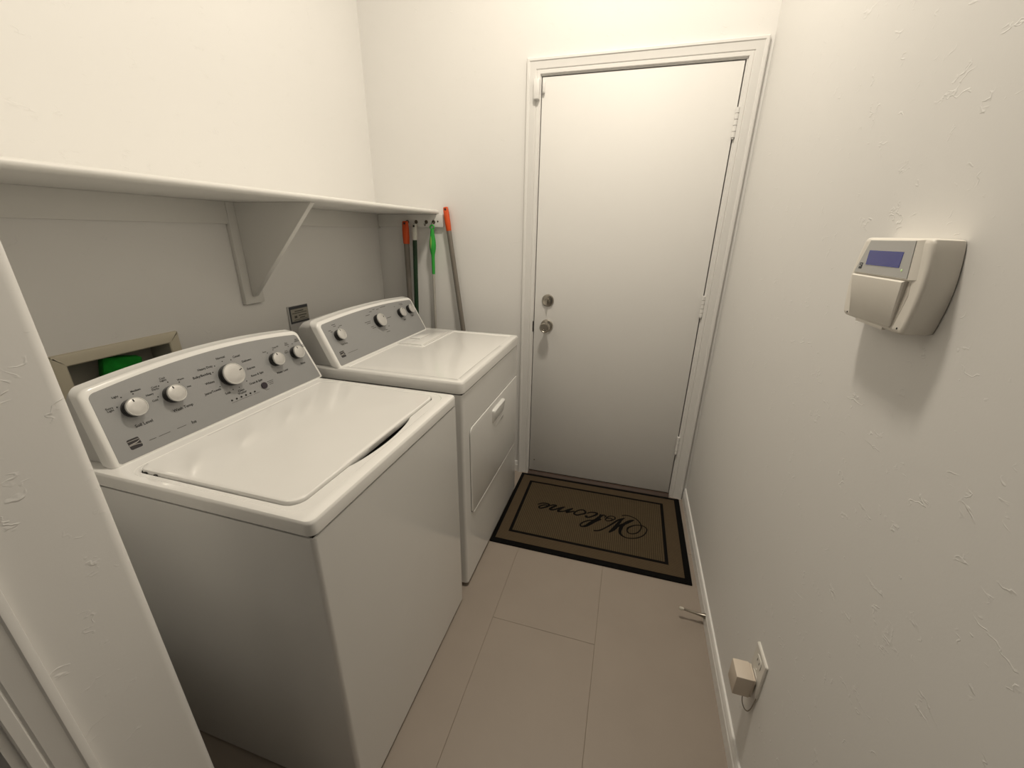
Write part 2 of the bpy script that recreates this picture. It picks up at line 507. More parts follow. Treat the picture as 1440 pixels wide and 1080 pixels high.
# ---------------------------------------------------------------- poles by the hooks
def pole_thing(name, label, cat, top, bot, rp, rc, lc, cap_m, pole_m, group=None, hole=True):
    top, bot = Vector(top), Vector(bot)
    d = (bot-top).normalized()
    t = thing(name, bot, label, cat, group)
    obj('pole', tube([top + d*(lc-0.02), bot], rp, 20), pole_m, t)
    # cap: round sleeve that flattens towards a pierced tip
    _, u, v = frame_axes(d)
    u = Vector((1, 0, 0)) - d*d.x; u.normalize(); v = d.cross(u)
    loops = []
    for s, a, b in ((0.0, .70, .30), (0.002, .86, .42), (0.008, .96, .50), (0.022, 1.0, .62), (0.04, 1.0, .92), (lc*0.7, 1.0, 1.0), (lc-0.002, .90, .93), (lc, .84, .86)):
        loops.append([top + d*s + u*rc*a*cos(2*pi*k/24) + v*rc*b*sin(2*pi*k/24) for k in range(24)])
    c = obj('cap', loft(loops), cap_m, t)
    if hole:
        obj('hanging_hole', lathe(top + d*0.012 + v*rc*0.52*(1 if v.y < 0 else -1), (0, -1, 0), [(.0055, -0.001), (.0055, .0012)], 16), 'knob_black', c)
    return t

pole_thing('broom_pole', 'grey pole with a red-orange cap hanging from the hook nearest the wall corner', 'broom', (0.199, -0.043, 1.449), (0.190, -0.050, 0.012), 0.0145, 0.0185, 0.115, 'orange', 'grey_pole', 'orange-capped poles')
pole_thing('broom_pole', 'grey pole with an orange cap leaning on the wall beside the shelf end', 'broom', (0.428, -0.022, 1.519), (0.646, -0.085, 0.012), 0.0130, 0.0150, 0.118, 'orange', 'grey_pole', 'orange-capped poles')
pole_thing('mop_pole', 'dark green pole with a white cap hanging second along the hook rail', 'mop', (0.253, -0.043, 1.436), (0.232, -0.120, 0.012), 0.0118, 0.0135, 0.083, 'white_cap', 'green_pole')
du = thing('duster', (0.3365, -0.045, 0.30), 'bright green looped handle on a thin aluminium pole hanging from the rail', 'duster')
du_x = 0.3560
def du_pt(z): return Vector((du_x - (1.434-z)*0.0195, -0.042, z))
obj('pole', tube([du_pt(1.20), du_pt(0.30)], 0.0078, 16), 'alu_pole', du)
rs = [(1.414, .0085), (1.402, .010), (1.385, .0115), (1.365, .0145), (1.345, .0172), (1.328, .0178), (1.312, .0165), (1.295, .013), (1.28, .0100), (1.265, .0090), (1.22, .0088), (1.185, .0086), (1.180, .0080)]
hd = obj('handle', tube([du_pt(z) for z, _ in rs], [q for _, q in rs], 24), 'green', du)
obj('handle_loop', torus(du_pt(1.420), (0, 1, 0), 0.0105, 0.0042, 24, 10), 'green', hd)
gp = bmesh.new()
loops = []
for i in range(11):
    z = 1.378 - 0.068*i/10
    wdt = 0.0075*sin(pi*(i+0.15)/10.3)
    pr = [q for zz, q in rs]
    # radius by interpolation
    for (z1, q1), (z2, q2) in zip(rs, rs[1:]):
        if z2 <= z <= z1: q = q2 + (q1-q2)*(z-z2)/(z1-z2); break
    c = du_pt(z)
    loops.append([(c.x - 0.003 + wdt*s, c.y - math.sqrt(max(q*q - (wdt*s-0.003)**2, 0)) - e, z) for s, e in ((-1, -.001), (-.5, .0008), (0, .001), (.5, .0008), (1, -.001))])
bmx = bmesh.new()
vv = [[bmx.verts.new(p) for p in L] for L in loops]
for a, b in zip(vv, vv[1:]):
    for i in range(4): bmx.faces.new((a[i], a[i+1], b[i+1], b[i]))
obj('grip_inlay', bmx, 'lime', hd)

# ---------------------------------------------------------------- washer outlet box, sponge, labelled plate
ob = thing('washer_outlet_box', (0, -1.35, 0.93), 'cream plastic recessed outlet box in the wall behind the washer', 'outlet box')
o_in = rrect(BX['y0'], BX['y1'], BX['z0'], BX['z1'], 0.002, 2)
o_out = rrect(BX['y0']-0.030, BX['y1']+0.034, BX['z0']-0.033, BX['z1']+0.033, 0.004, 2)
loops = [[(0.0, y, z) for y, z in o_out], [(0.006, y, z) for y, z in inset(o_out, 0.002)], [(0.0085, y, z) for y, z in inset(o_out, 0.008)], [(0.0085, y, z) for y, z in inset(o_in, -0.003)], [(0.006, y, z) for y, z in o_in], [(-0.004, y, z) for y, z in o_in]]
obj('frame', loft(loops, False, False), 'box', ob, angle=25)
bi = inset(o_in, 0.001)
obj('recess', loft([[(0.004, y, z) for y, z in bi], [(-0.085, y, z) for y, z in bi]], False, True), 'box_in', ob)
sp = bmesh.new()
bx(sp, -0.020, 0.020, -0.044, 0.044, -0.030, 0.030, bev=0.004, seg=2)
bmesh.ops.subdivide_edges(sp, edges=sp.edges, cuts=2, use_grid_fill=True)
mw = Matrix.Translation((-0.032, -1.345, 1.0095)) @ Matrix.Rotation(radians(-14), 4, 'Z') @ Matrix.Rotation(radians(-12), 4, 'X')
so = obj('sponge', sp, 'sponge', None, mw=mw, local=True)
tag(so, 'green scouring sponge standing in the outlet box behind the washer', 'sponge')

wp = thing('wall_plate', (0, -0.675, 0.965), 'small grey wall plate with a dark-bordered printed label behind the dryer', 'wall plate')
obj('plate', box(0.0, 0.007, -0.733, -0.618, 0.950, 1.088, bev=0.002), 'plate', wp)
lb = obj('label_border', box(0.0065, 0.0082, -0.728, -0.622, 1.013, 1.086, bev=0.0004, seg=1), 'label_dark', wp)
obj('label_face', box(0.0075, 0.0088, -0.721, -0.623, 1.022, 1.074), 'label_face', lb)
for (ya, yb, z, hgt) in ((-0.700, -0.65, 1.064, .004), (-0.715, -0.665, 1.056, .003), (-0.69, -0.632, 1.056, .003), (-0.705, -0.690, 1.040, .010), (-0.68, -0.635, 1.044, .004), (-0.675, -0.645, 1.034, .004), (-0.71, -0.63, 1.027, .002)):
    obj('print_line', box(0.0080, 0.0090, ya, yb, z-hgt/2, z+hgt/2), 'ink_grey', lb)

# ---------------------------------------------------------------- washer and dryer
def console(t, x0, z0, k, yb0, yb1, yt0, yt1, s_side, s_crown, border, depth, rcorner, xback):
    """control console: white rounded shell, silver face, rear housing. Face plane leans back."""
    cs = 1/math.sqrt(1+k*k); sn = k*cs
    def P(y, s, off=0.0):      # point on the face plane, off along its normal
        return Vector((x0 - s*sn + off*cs, y, z0 + s*cs + off*sn))
    def outline(i, bot=0.0, rc=rcorner):
        L0, L1 = yb0+i, yb1-i
        T0, T1 = yt0+i, yt1-i
        top = lambda y: s_side + (s_crown-s_side)*(1-((y-(T0+T1)/2)/((T1-T0)/2))**2) - i
        pts = [(L0+0.004, bot), (L1-0.004, bot), (L1, bot+0.004)]
        n = 8
        sR = top(T1-rc); h = rc*0.9
        for j in range(n+1):
            a = j/n*pi/2
            pts.append((T1 - rc + rc*cos(a), sR - h + h*sin(a)))
        for j in range(1, 24):
            y = T1-rc + (T0+rc - (T1-rc))*j/24
            pts.append((y, top(y)))
        for j in range(n+1):
            a = pi/2 + j/n*pi/2
            pts.append((T0 + rc + rc*cos(a), sR - h + h*sin(a)))
        pts.append((L0, bot+0.004))
        return pts
    o = outline(0.0)
    sh = Vector((-depth, 0, 0))
    loops = [[P(y, s)+sh for y, s in o]]
    rnd = 0.010
    for a in (0, 18, 36, 54, 72, 90):
        a = radians(a)
        i = rnd*(1-cos(a)); off = -rnd*(1-sin(a))
        loops.append([P(y, s, off) for y, s in outline(i, 0.0)])
    shell = obj('console_shell', loft(loops), 'plastic', t, angle=40)
    op = outline(border, 0.004, max(rcorner-border*0.7, 0.006))
    face = obj('control_panel', loft([[P(y, s, -0.001) for y, s in op], [P(y, s, 0.0006) for y, s in op]]), 'silver', t, angle=30)
    oh = outline(0.009, 0.0)
    def H(y, s, x): q = P(y, s*0.985); return Vector((x, q.y, q.z))
    loops = [[P(y, s*0.985)+sh*1.07 for y, s in oh], [H(y, s, xback+0.012) if False else Vector((min(xback+0.014, P(y, s).x-depth-0.001), y, P(y, s*0.985).z)) for y, s in oh],
             [Vector((xback, y, z0 + (P(y, s*0.985).z-z0)*0.94)) for y, s in outline(0.012, 0.0)]]
    obj('console_housing', loft(loops), 'housing', t, angle=45)
    return P, face

def put_text(P, face, body, y, s, size, m='ink', spacing=1.0):
    b = text_bm(body, size, spacing)
    for v in b.verts:
        v.co = P(y+v.co.x, s+v.co.y, 0.0011)
    return obj('lettering', b, m, face, smooth=False)

def put_bar(P, face, y, s, w, h, m='ink', name='print_line'):
    b = loft([[P(y-w/2, s-h/2, .0003), P(y+w/2, s-h/2, .0003), P(y+w/2, s+h/2, .0003), P(y-w/2, s+h/2, .0003)], [P(y-w/2, s-h/2, .0011), P(y+w/2, s-h/2, .0011), P(y+w/2, s+h/2, .0011), P(y-w/2, s+h/2, .0011)]])
    return obj(name, b, m, face, smooth=False)

def put_dot(P, face, y, s, r, m='ink', name='indicator_dot', hgt=.0012):
    n = 14
    b = loft([[P(y+r*cos(2*pi*i/n), s+r*sin(2*pi*i/n), .0003) for i in range(n)], [P(y+r*cos(2*pi*i/n), s+r*sin(2*pi*i/n), hgt) for i in range(n)]])
    return obj(name, b, m, face)

def put_logo(P, face, y, s, w, h):
    o = [(a, b) for a, b in rrect(y-w/2, y+w/2, s-h/2, s+h/2, w*0.14, 4)]
    lg = obj('logo', loft([[P(a, b, .0003) for a, b in o], [P(a, b, .0010) for a, b in o]]), 'logo', face)
    # light swooshes crossing the dark square
    def ribbon(fn, n=14):
        top = []; bot = []
        for i in range(n+1):
            x = -1 + 2*i/n
            c, th = fn(x)
            top.append((y + x*w/2, s + (c+th)*h/2)); bot.append((y + x*w/2, s + (c-th)*h/2))
        pts = top + bot[::-1]
        b = bmesh.new()
        T = [b.verts.new(P(a, q, .0014)) for a, q in top]; B = [b.verts.new(P(a, q, .0014)) for a, q in bot]
        for i in range(n): b.faces.new((B[i], B[i+1], T[i+1], T[i]))
        obj('logo_stripe', b, 'logo_light', face, smooth=False)
    ribbon(lambda x: (0.62, 0.05))
    ribbon(lambda x: (0.02 + 0.34*max(x, -0.2)*abs(x), 0.05 + 0.05*(1-abs(x))))
    ribbon(lambda x: (-0.20 - 0.30*max(x+0.2, 0)**1.5*0.6, 0.06))

KN = {}
def put_knob(P, t, y, s, r, hgt, ang, k):
    key = (round(r, 4), round(hgt, 4))
    e0 = P(y, s); n = (P(y, s, 1.0) - e0); up_ = (P(y, s+1.0) - e0); side = Vector((0, 1, 0))
    mw = Matrix(((side.x, up_.x, n.x, e0.x), (side.y, up_.y, n.y, e0.y), (side.z, up_.z, n.z, e0.z), (0, 0, 0, 1)))
    if key not in KN:
        b = lathe((0, 0, 0), (0, 0, 1), [(r*.98, .0004), (r*.99, hgt*.30), (r*.90, hgt*.33), (r*.90, hgt*.42), (r*.97, hgt*.45), (r*.95, hgt*.78)], 40)
        kb = obj('knob', b, 'knob_black', t, mw=mw, local=True)
        b = lathe((0, 0, 0), (0, 0, 1), [(r*.95, hgt*.76), (r*.985, hgt*.80), (r*.985, hgt*.95), (r*.95, hgt), (r*.885, hgt), (r*.87, hgt*.975), (r*.85, hgt*.985), (r*.4, hgt*1.01), (r*.01, hgt*1.015)], 40)
        kc = obj('knob_cap', b, 'knob_cap', kb, mw=mw, local=True)
        pm_mw = mw @ Matrix.Rotation(-ang, 4, 'Z')
        b = box(-0.0012, 0.0012, r*.56, r*.84, hgt*.97, hgt*1.02)
        kp = obj('pointer_mark', b, 'knob_black', kb, mw=pm_mw, local=True)
        KN[key] = (kb.data, kc.data, kp.data)
    else:
        a, b, c = KN[key]
        kb = inst('knob', a, t, mw)
        inst('knob_cap', b, kb, mw)
        inst('pointer_mark', c, kb, mw @ Matrix.Rotation(-ang, 4, 'Z'))
    return kb

def star_sample(poly, cx, cy, N):
    """points of a star-shaped polygon at N equal angles round (cx, cy)"""
    out = []
    n = len(poly)
    for k in range(N):
        a = 2*pi*k/N
        dx, dy = cos(a), sin(a)
        best = None
        for i in range(n):
            x1, y1 = poly[i][0]-cx, poly[i][1]-cy
            x2, y2 = poly[(i+1) % n][0]-cx, poly[(i+1) % n][1]-cy
            ex, ey = x2-x1, y2-y1
            den = dx*ey - dy*ex
            if abs(den) < 1e-12: continue
            tt_ = (x1*ey - y1*ex)/den
            uu = (x1*dy - y1*dx)/den
            if tt_ > 0 and -1e-6 <= uu <= 1+1e-6 and (best is None or tt_ > best): best = tt_
        out.append((cx+dx*best, cy+dy*best))
    return out

XB = 0.215
# ---- washer
WX, WY0, WY1, WZ = 0.885, -1.6445, -0.987, 0.859
ws = thing('washing_machine', (0.55, (WY0+WY1)/2, 0.0), 'white top-load washing machine with a silver dial console, in front', 'washing machine')
b = box(XB, WX, WY0, WY1, 0.012, WZ, bev=0.010, seg=4, edges=lambda e: abs(e.verts[0].co.z-e.verts[1].co.z) > 0.3)
obj('cabinet', b, 'enamel', ws)
obj('cabinet_seam', box(XB+.004, WX-.004, WY0+.004, WY1-.004, WZ-0.002, WZ+0.006), 'gap', ws)
N = 480
cx, cy = 0.60, (WY0+WY1)/2
outer = star_sample(rrect(XB, WX+0.0015, WY0-0.0015, WY1+0.0015, 0.016, 6), cx, cy, N)
LX0, LX1, LY0, LY1 = 0.398, 0.824, -1.611, -1.0225
lid_poly = rrect(LX0, LX1, LY0, LY1, (0.022, 0.03, 0.03, 0.022), 8)
# opening in the deck: the lid outline with a scooped finger notch at the front
hole = []
for (x, y) in star_sample(inset(lid_poly, -0.0024), cx, cy, 1440):
    if x > LX1 and -1.47 < y < -1.18:
        q = (y+1.32)/0.135
        x += 0.018*(cos(q*pi/2))**0.7 if abs(q) < 1 else 0
    hole.append((x, y))
hole = star_sample(hole, cx, cy, N)
ZT = 0.8965
def ring(poly, z): return [(x, y, z) for x, y in poly]
def scl(poly, d):   # shrink/grow radially
    out = []
    for x, y in poly:
        r_ = math.hypot(x-cx, y-cy); f = (r_+d)/r_
        out.append((cx+(x-cx)*f, cy+(y-cy)*f))
    return out
mid = star_sample(rrect(LX0-0.012, LX1+0.031, LY0-0.014, LY1+0.014, 0.036, 8), cx, cy, N)
loops = [ring(scl(outer, -0.003), WZ+0.003), ring(outer, WZ+0.006), ring(outer, ZT-0.008), ring(scl(outer, -0.0015), ZT-0.004), ring(scl(outer, -0.0045), ZT-0.001), ring(scl(outer, -0.009), ZT),
         ring(scl(mid, 0.002), ZT), ring(mid, ZT-0.0012), ring(scl(hole, 0.003), ZT-0.0012), ring(hole, ZT-0.004), ring(hole, ZT-0.055)]
deck = obj('top_deck', loft(loops, True, True), 'enamel_top', ws, angle=30)
lp = star_sample(lid_poly, cx, cy, N)
loops = [ring(scl(lp, -0.002), ZT-0.014), ring(lp, ZT-0.010), ring(lp, ZT+0.001), ring(scl(lp, -0.0015), ZT+0.0035), ring(scl(lp, -0.005), ZT+0.005), ring(scl(lp, -0.011), ZT+0.0048), ring(scl(lp, -0.10), ZT+0.0055), ring(scl(lp, -0.20), ZT+0.006)]
obj('lid', loft(loops), 'enamel_top', ws, angle=30)
for xx in (LX0+0.022, LX0+0.052):
    obj('lid_hinge', box(xx, xx+0.008, LY0-0.0032, LY0+0.001, ZT-0.006, ZT-0.0008), 'gap', ws)

P, face = console(ws, 0.352, ZT, 0.36, -1.6270, -0.9690, -1.613, -0.990, 0.182, 0.2045, 0.014, 0.032, 0.026, XB+0.005)
for (y, s, r, h, a) in ((-1.5381, .1125, .0222, .023, radians(-5)), (-1.4480, .1125, .0222, .023, radians(-12)), (-1.2900, .1115, .0315, .025, radians(75)), (-1.1285, .1105, .0215, .023, radians(-8)), (-1.0420, .1105, .0215, .023, radians(-12))):
    put_knob(P, ws, y, s, r, h, a, .36)
for (txt, y, s, z) in (('Soil Level', -1.533, .0705, .0100), ('Wash Temp', -1.4405, .0725, .0100), ('Water Level', -1.121, .0680, .0088), ('Rinse', -1.030, .0695, .0094)):
    put_text(P, face, txt, y, s, z)
for (txt, y, s) in (('Extra\nLight', -1.5765, .1245), ('Light', -1.5560, .1478), ('Medium', -1.5140, .1485), ('Heavy', -1.4925, .1290), ('Cold', -1.4885, .1120), ('Cool\nDarks', -1.4760, .1400),
                    ('Cool\nLights', -1.4510, .1545), ('Warm', -1.4130, .1420), ('Hot', -1.4030, .1180), ('Auto', -1.1510, .1440), ('Deep Fill', -1.1060, .1480), ('One\nRinse', -1.0740, .1235), ('Two\nRinses', -1.0600, .1475), ('Fabric\nSoftener', -1.0130, .1500), ('Extra\nRinse', -0.9980, .1260)):
    put_text(P, face, txt, y, s, .0066, 'ink_grey' if y > -1.16 else 'ink')
for (txt, y, s) in (('Heavy Duty', -1.3430, .1500), ('Normal', -1.2900, .1650), ('Casual', -1.2440, .1565), ('Delicates', -1.2200, .1360), ('Express', -1.2180, .1110), ('Rinse & Spin', -1.2080, .0875), ('Drain & Spin', -1.2240, .0670),
                    ('Clean\nWasher', -1.2790, .0560), ('Soak', -1.3180, .0660), ('Jeans/Towels', -1.3540, .0840), ('Whites', -1.3500, .1090), ('Bulky/Bedding', -1.3600, .1335)):
    put_text(P, face, txt, y, s, .0088)
for (y, s) in ((-1.5625, .1250), (-1.5460, .1430), (-1.5220, .1425), (-1.4790, .1180), (-1.4660, .1420), (-1.4430, .1445), (-1.4190, .1360), (-1.3160, .1480), (-1.2900, .1540), (-1.2640, .1510), (-1.3290, .1330), (-1.3000, .0700), (-1.2800, .0695), (-1.2500, .0790), (-1.1420, .1380), (-1.1180, .1420), (-1.0570, .1380), (-1.0370, .1420), (-1.3300, .0900)):
    put_dot(P, face, y, s, .0014)
for i in range(6):
    put_dot(P, face, -1.318 + 0.01515*i, .0425 - .0002*i, .0025, 'knob_black', 'status_light', .0018)
put_bar(P, face, -1.288, .0355, .066, .0007, 'ink_grey')
put_bar(P, face, -1.238, .0352, .020, .0007, 'ink_grey')
put_dot(P, face, -1.205, .0480, .0098, 'button', 'start_button', .0045)
for i, w in enumerate((.022, .018, .014)):
    put_bar(P, face, -1.178 , .0545 - i*.005, w, .0016, 'ink_grey')
put_bar(P, face, -1.199, .0325, .012, .0012, 'ink_grey')
put_logo(P, face, -1.5692, .0362, .0245, .0245)
for (y, w) in ((-1.5340, .015), (-1.5070, .026), (-1.4660, .022)):
    put_bar(P, face, y, .0293, w, .0011, 'ink_grey')
put_text(P, face, 'he', -1.4350, .0290, .0125)
for sy in (WY0+0.05, WY1-0.05):
    for sx in (XB+0.06, WX-0.06):
        obj('foot', lathe((sx, sy, 0.0), (0, 0, 1), [(.018, 0), (.02, .004), (.012, .008), (.010, .02)], 16), 'foot', ws)

# ---- dryer
RX, RY0, RY1, RZ, RT = 0.8815, -0.9270, -0.203, 0.8685, 0.9175
dr = thing('clothes_dryer', (0.55, (RY0+RY1)/2, 0.0), 'white front-load clothes dryer standing next to the door', 'dryer')
b = box(XB, RX, RY0, RY1, 0.020, RZ, bev=0.012, seg=4, edges=lambda e: abs(e.verts[0].co.z-e.verts[1].co.z) > 0.3)
obj('cabinet', b, 'enamel', dr)
obj('cabinet_seam', box(XB+.004, RX-.004, RY0+.004, RY1-.004, RZ-0.002, RZ+0.006), 'gap', dr)
cx, cy = 0.64, -0.66
outer = star_sample(rrect(XB, RX+0.004, RY0-0.004, RY1+0.004, 0.020, 6), cx, cy, N)
# shallow panel pressed into the top, leaving the rim and the lint-screen corner proud
pan = [(0.41, RY0+0.03), (RX-0.028, RY0+0.03), (RX-0.028, RY1-0.03), (0.542, RY1-0.03), (0.540, -0.545), (0.534, -0.553), (0.41, -0.556)]
pan = star_sample(pan, cx, cy, N)
loops = [ring(scl(outer, -0.005), RZ+0.003), ring(outer, RZ+0.007), ring(outer, RT-0.010), ring(scl(outer, -0.002), RT-0.005), ring(scl(outer, -0.006), RT-0.001), ring(scl(outer, -0.011), RT),
         ring(scl(pan, 0.003), RT), ring(pan, RT-0.0012), ring(scl(pan, -0.003), RT-0.0028), ring(scl(pan, -0.006), RT-0.0026)]
obj('top_deck', loft(loops), 'enamel_top', dr, angle=30)
lint = obj('lint_screen_lid', box(0.405, 0.524, -0.540, -0.262, RT-0.001, RT+0.0035, bev=0.0022, seg=2), 'enamel_top', dr)
gb = bmesh.new()
bx(gb, 0.418, 0.470, -0.455, -0.360, RT+0.002, RT+0.0085, bev=0.004, seg=2)
obj('lint_handle', gb, 'enamel_top', lint)

P, face = console(dr, 0.392, RT, 0.5, -0.9290, -0.2300, -0.9240, -0.2380, 0.184, 0.1985, 0.015, 0.030, 0.026, XB+0.005)
KN.clear()
for (y, s, r, h, a) in ((-0.8490, .1130, .0215, .023, radians(-10)), (-0.5800, .1170, .0290, .025, radians(60)), (-0.3950, .1200, .0215, .023, radians(20)), (-0.3080, .1240, .0215, .023, radians(10))):
    put_knob(P, dr, y, s, r, h, a, .5)
for (txt, y, s, z) in (('Dry Temp', -0.840, .0770, .0085), ('Signal', -0.382, .0850, .0085), ('Start', -0.303, .0910, .0085)):
    put_text(P, face, txt, y, s, z, 'ink_grey')
put_logo(P, face, -0.8767, .0424, .0245, .0245)
put_bar(P, face, -0.818, .0385, .060, .0012, 'ink_grey')
for (y, s, w) in ((-.878, .140, .014), (-.872, .134, .010), (-.845, .158, .020), (-.843, .151, .014), (-.812, .147, .016), (-.826, .143, .006)):
    put_bar(P, face, y, s, w, .0022, 'ink_grey')
for (y, s, w) in ((-.500, .172, .040), (-.545, .168, .018), (-.572, .172, .014), (-.600, .166, .018), (-.628, .155, .028), (-.650, .128, .040), (-.648, .121, .026), (-.635, .103, .020), (-.628, .096, .024), (-.553, .070, .014), (-.548, .060, .026), (-.495, .118, .034), (-.355, .163, .030), (-.350, .157, .022), (-.412, .158, .008), (-.525, .082, .010)):
    put_bar(P, face, y, s, w, .0022, 'ink_grey')

# dryer door: rounded panel, dark seam round it, moulded pull
dp = rrect(-0.870, -0.226, 0.333, 0.713, (0.018, 0.034, 0.012, 0.026), 7)
obj('door_seam', loft([[(RX-0.002, y, z) for y, z in inset(dp, -0.0024)], [(RX+0.0004, y, z) for y, z in inset(dp, -0.0020)]]), 'ink_grey', dr)
dl = [[(RX-0.001, y, z) for y, z in dp], [(RX+0.0030, y, z) for y, z in dp], [(RX+0.0044, y, z) for y, z in inset(dp, 0.0012)], [(RX+0.0050, y, z) for y, z in inset(dp, 0.0035)]]
ddoor = obj('door', loft(dl), 'enamel', dr, angle=30)
obj('door_light_catch', box(RX-0.001, RX+0.0052, -0.853, -0.262, 0.3265, 0.3305, bev=0.0014, seg=2), 'enamel', dr)  # thin strip added to catch a bright line of light below the door
hp = rrect(-0.622, -0.470, 0.618, 0.684, (0.012, 0.012, 0.010, 0.010), 5)
hl = [[(RX+0.003, y, z) for y, z in hp], [(RX+0.014, y, z) for y, z in inset(hp, 0.001)], [(RX+0.0185, y, z) for y, z in inset(hp, 0.005)], [(RX+0.0195, y, z) for y, z in inset(hp, 0.012)]]
hb = loft(hl)
for v in hb.verts:      # the pull thins towards its lower lip
    if v.co.x > RX+0.006: v.co.x -= 0.010*max(0, (0.655-v.co.z)/0.037)
obj('door_handle', hb, 'enamel', ddoor, angle=40)
gr = rrect(-0.580, -0.460, 0.580, 0.600, 0.008, 4)
obj('handle_recess', loft([[(RX+0.0045, y, z) for y, z in gr], [(RX+0.0064, y, z) for y, z in inset(gr, 0.003)]]), 'enamel', ddoor)
for sy in (RY0+0.05, RY1-0.05):
    for sx in (XB+0.06, RX-0.045):
        obj('foot', lathe((sx, sy, 0.0), (0, 0, 1), [(.018, 0), (.02, .006), (.012, .012), (.010, .03)], 16), 'foot', dr)

# ---------------------------------------------------------------- welcome mat
MX0, MX1, MY0, MY1 = 0.8790, 1.7920, -0.6450, -0.0270
wm = thing('door_mat', (1.335, -0.336, 0), 'brown ribbed door mat with black border and script lettering before the door', 'mat')
obj('backing', box(MX0, MX1, MY0, MY1, 0.0003, 0.0068, bev=0.002, seg=2), 'mat_black', wm)
def frame_ring(ax0, ax1, ay0, ay1, w, z0, z1):
    w = w if isinstance(w, (tuple, list)) else (w,)*4
    o = [(ax0, ay0), (ax1, ay0), (ax1, ay1), (ax0, ay1)]
    i = [(ax0+w[0], ay0+w[1]), (ax1-w[2], ay0+w[1]), (ax1-w[2], ay1-w[3]), (ax0+w[0], ay1-w[3])]
    return loft([ring(o, z0), ring(o, z1-0.0006), ring(inset(o, 0.0006), z1), ring(inset(i, -0.0006), z1), ring(i, z1-0.0006), ring(i, z0)], False, False)
BD = 0.028
IX0, IX1, IY0, IY1 = 0.9480, 1.7020, -0.5580, -0.0980
obj('outer_band', frame_ring(MX0+BD*0.7, MX1-BD, MY0+BD, MY1-BD*0.75, (IX0-MX0-BD*0.7, IY0-MY0-BD, MX1-BD-IX1, MY1-BD*0.75-IY1), 0.006, 0.0082), 'mat_band', wm)
obj('inner_line', frame_ring(IX0, IX1, IY0, IY1, 0.0165, 0.006, 0.0079), 'mat_black', wm)
obj('field', box(IX0+0.0145, IX1-0.0145, IY0+0.0145, IY1-0.0145, 0.006, 0.0082, bev=0.0006, seg=1), 'mat_field', wm)
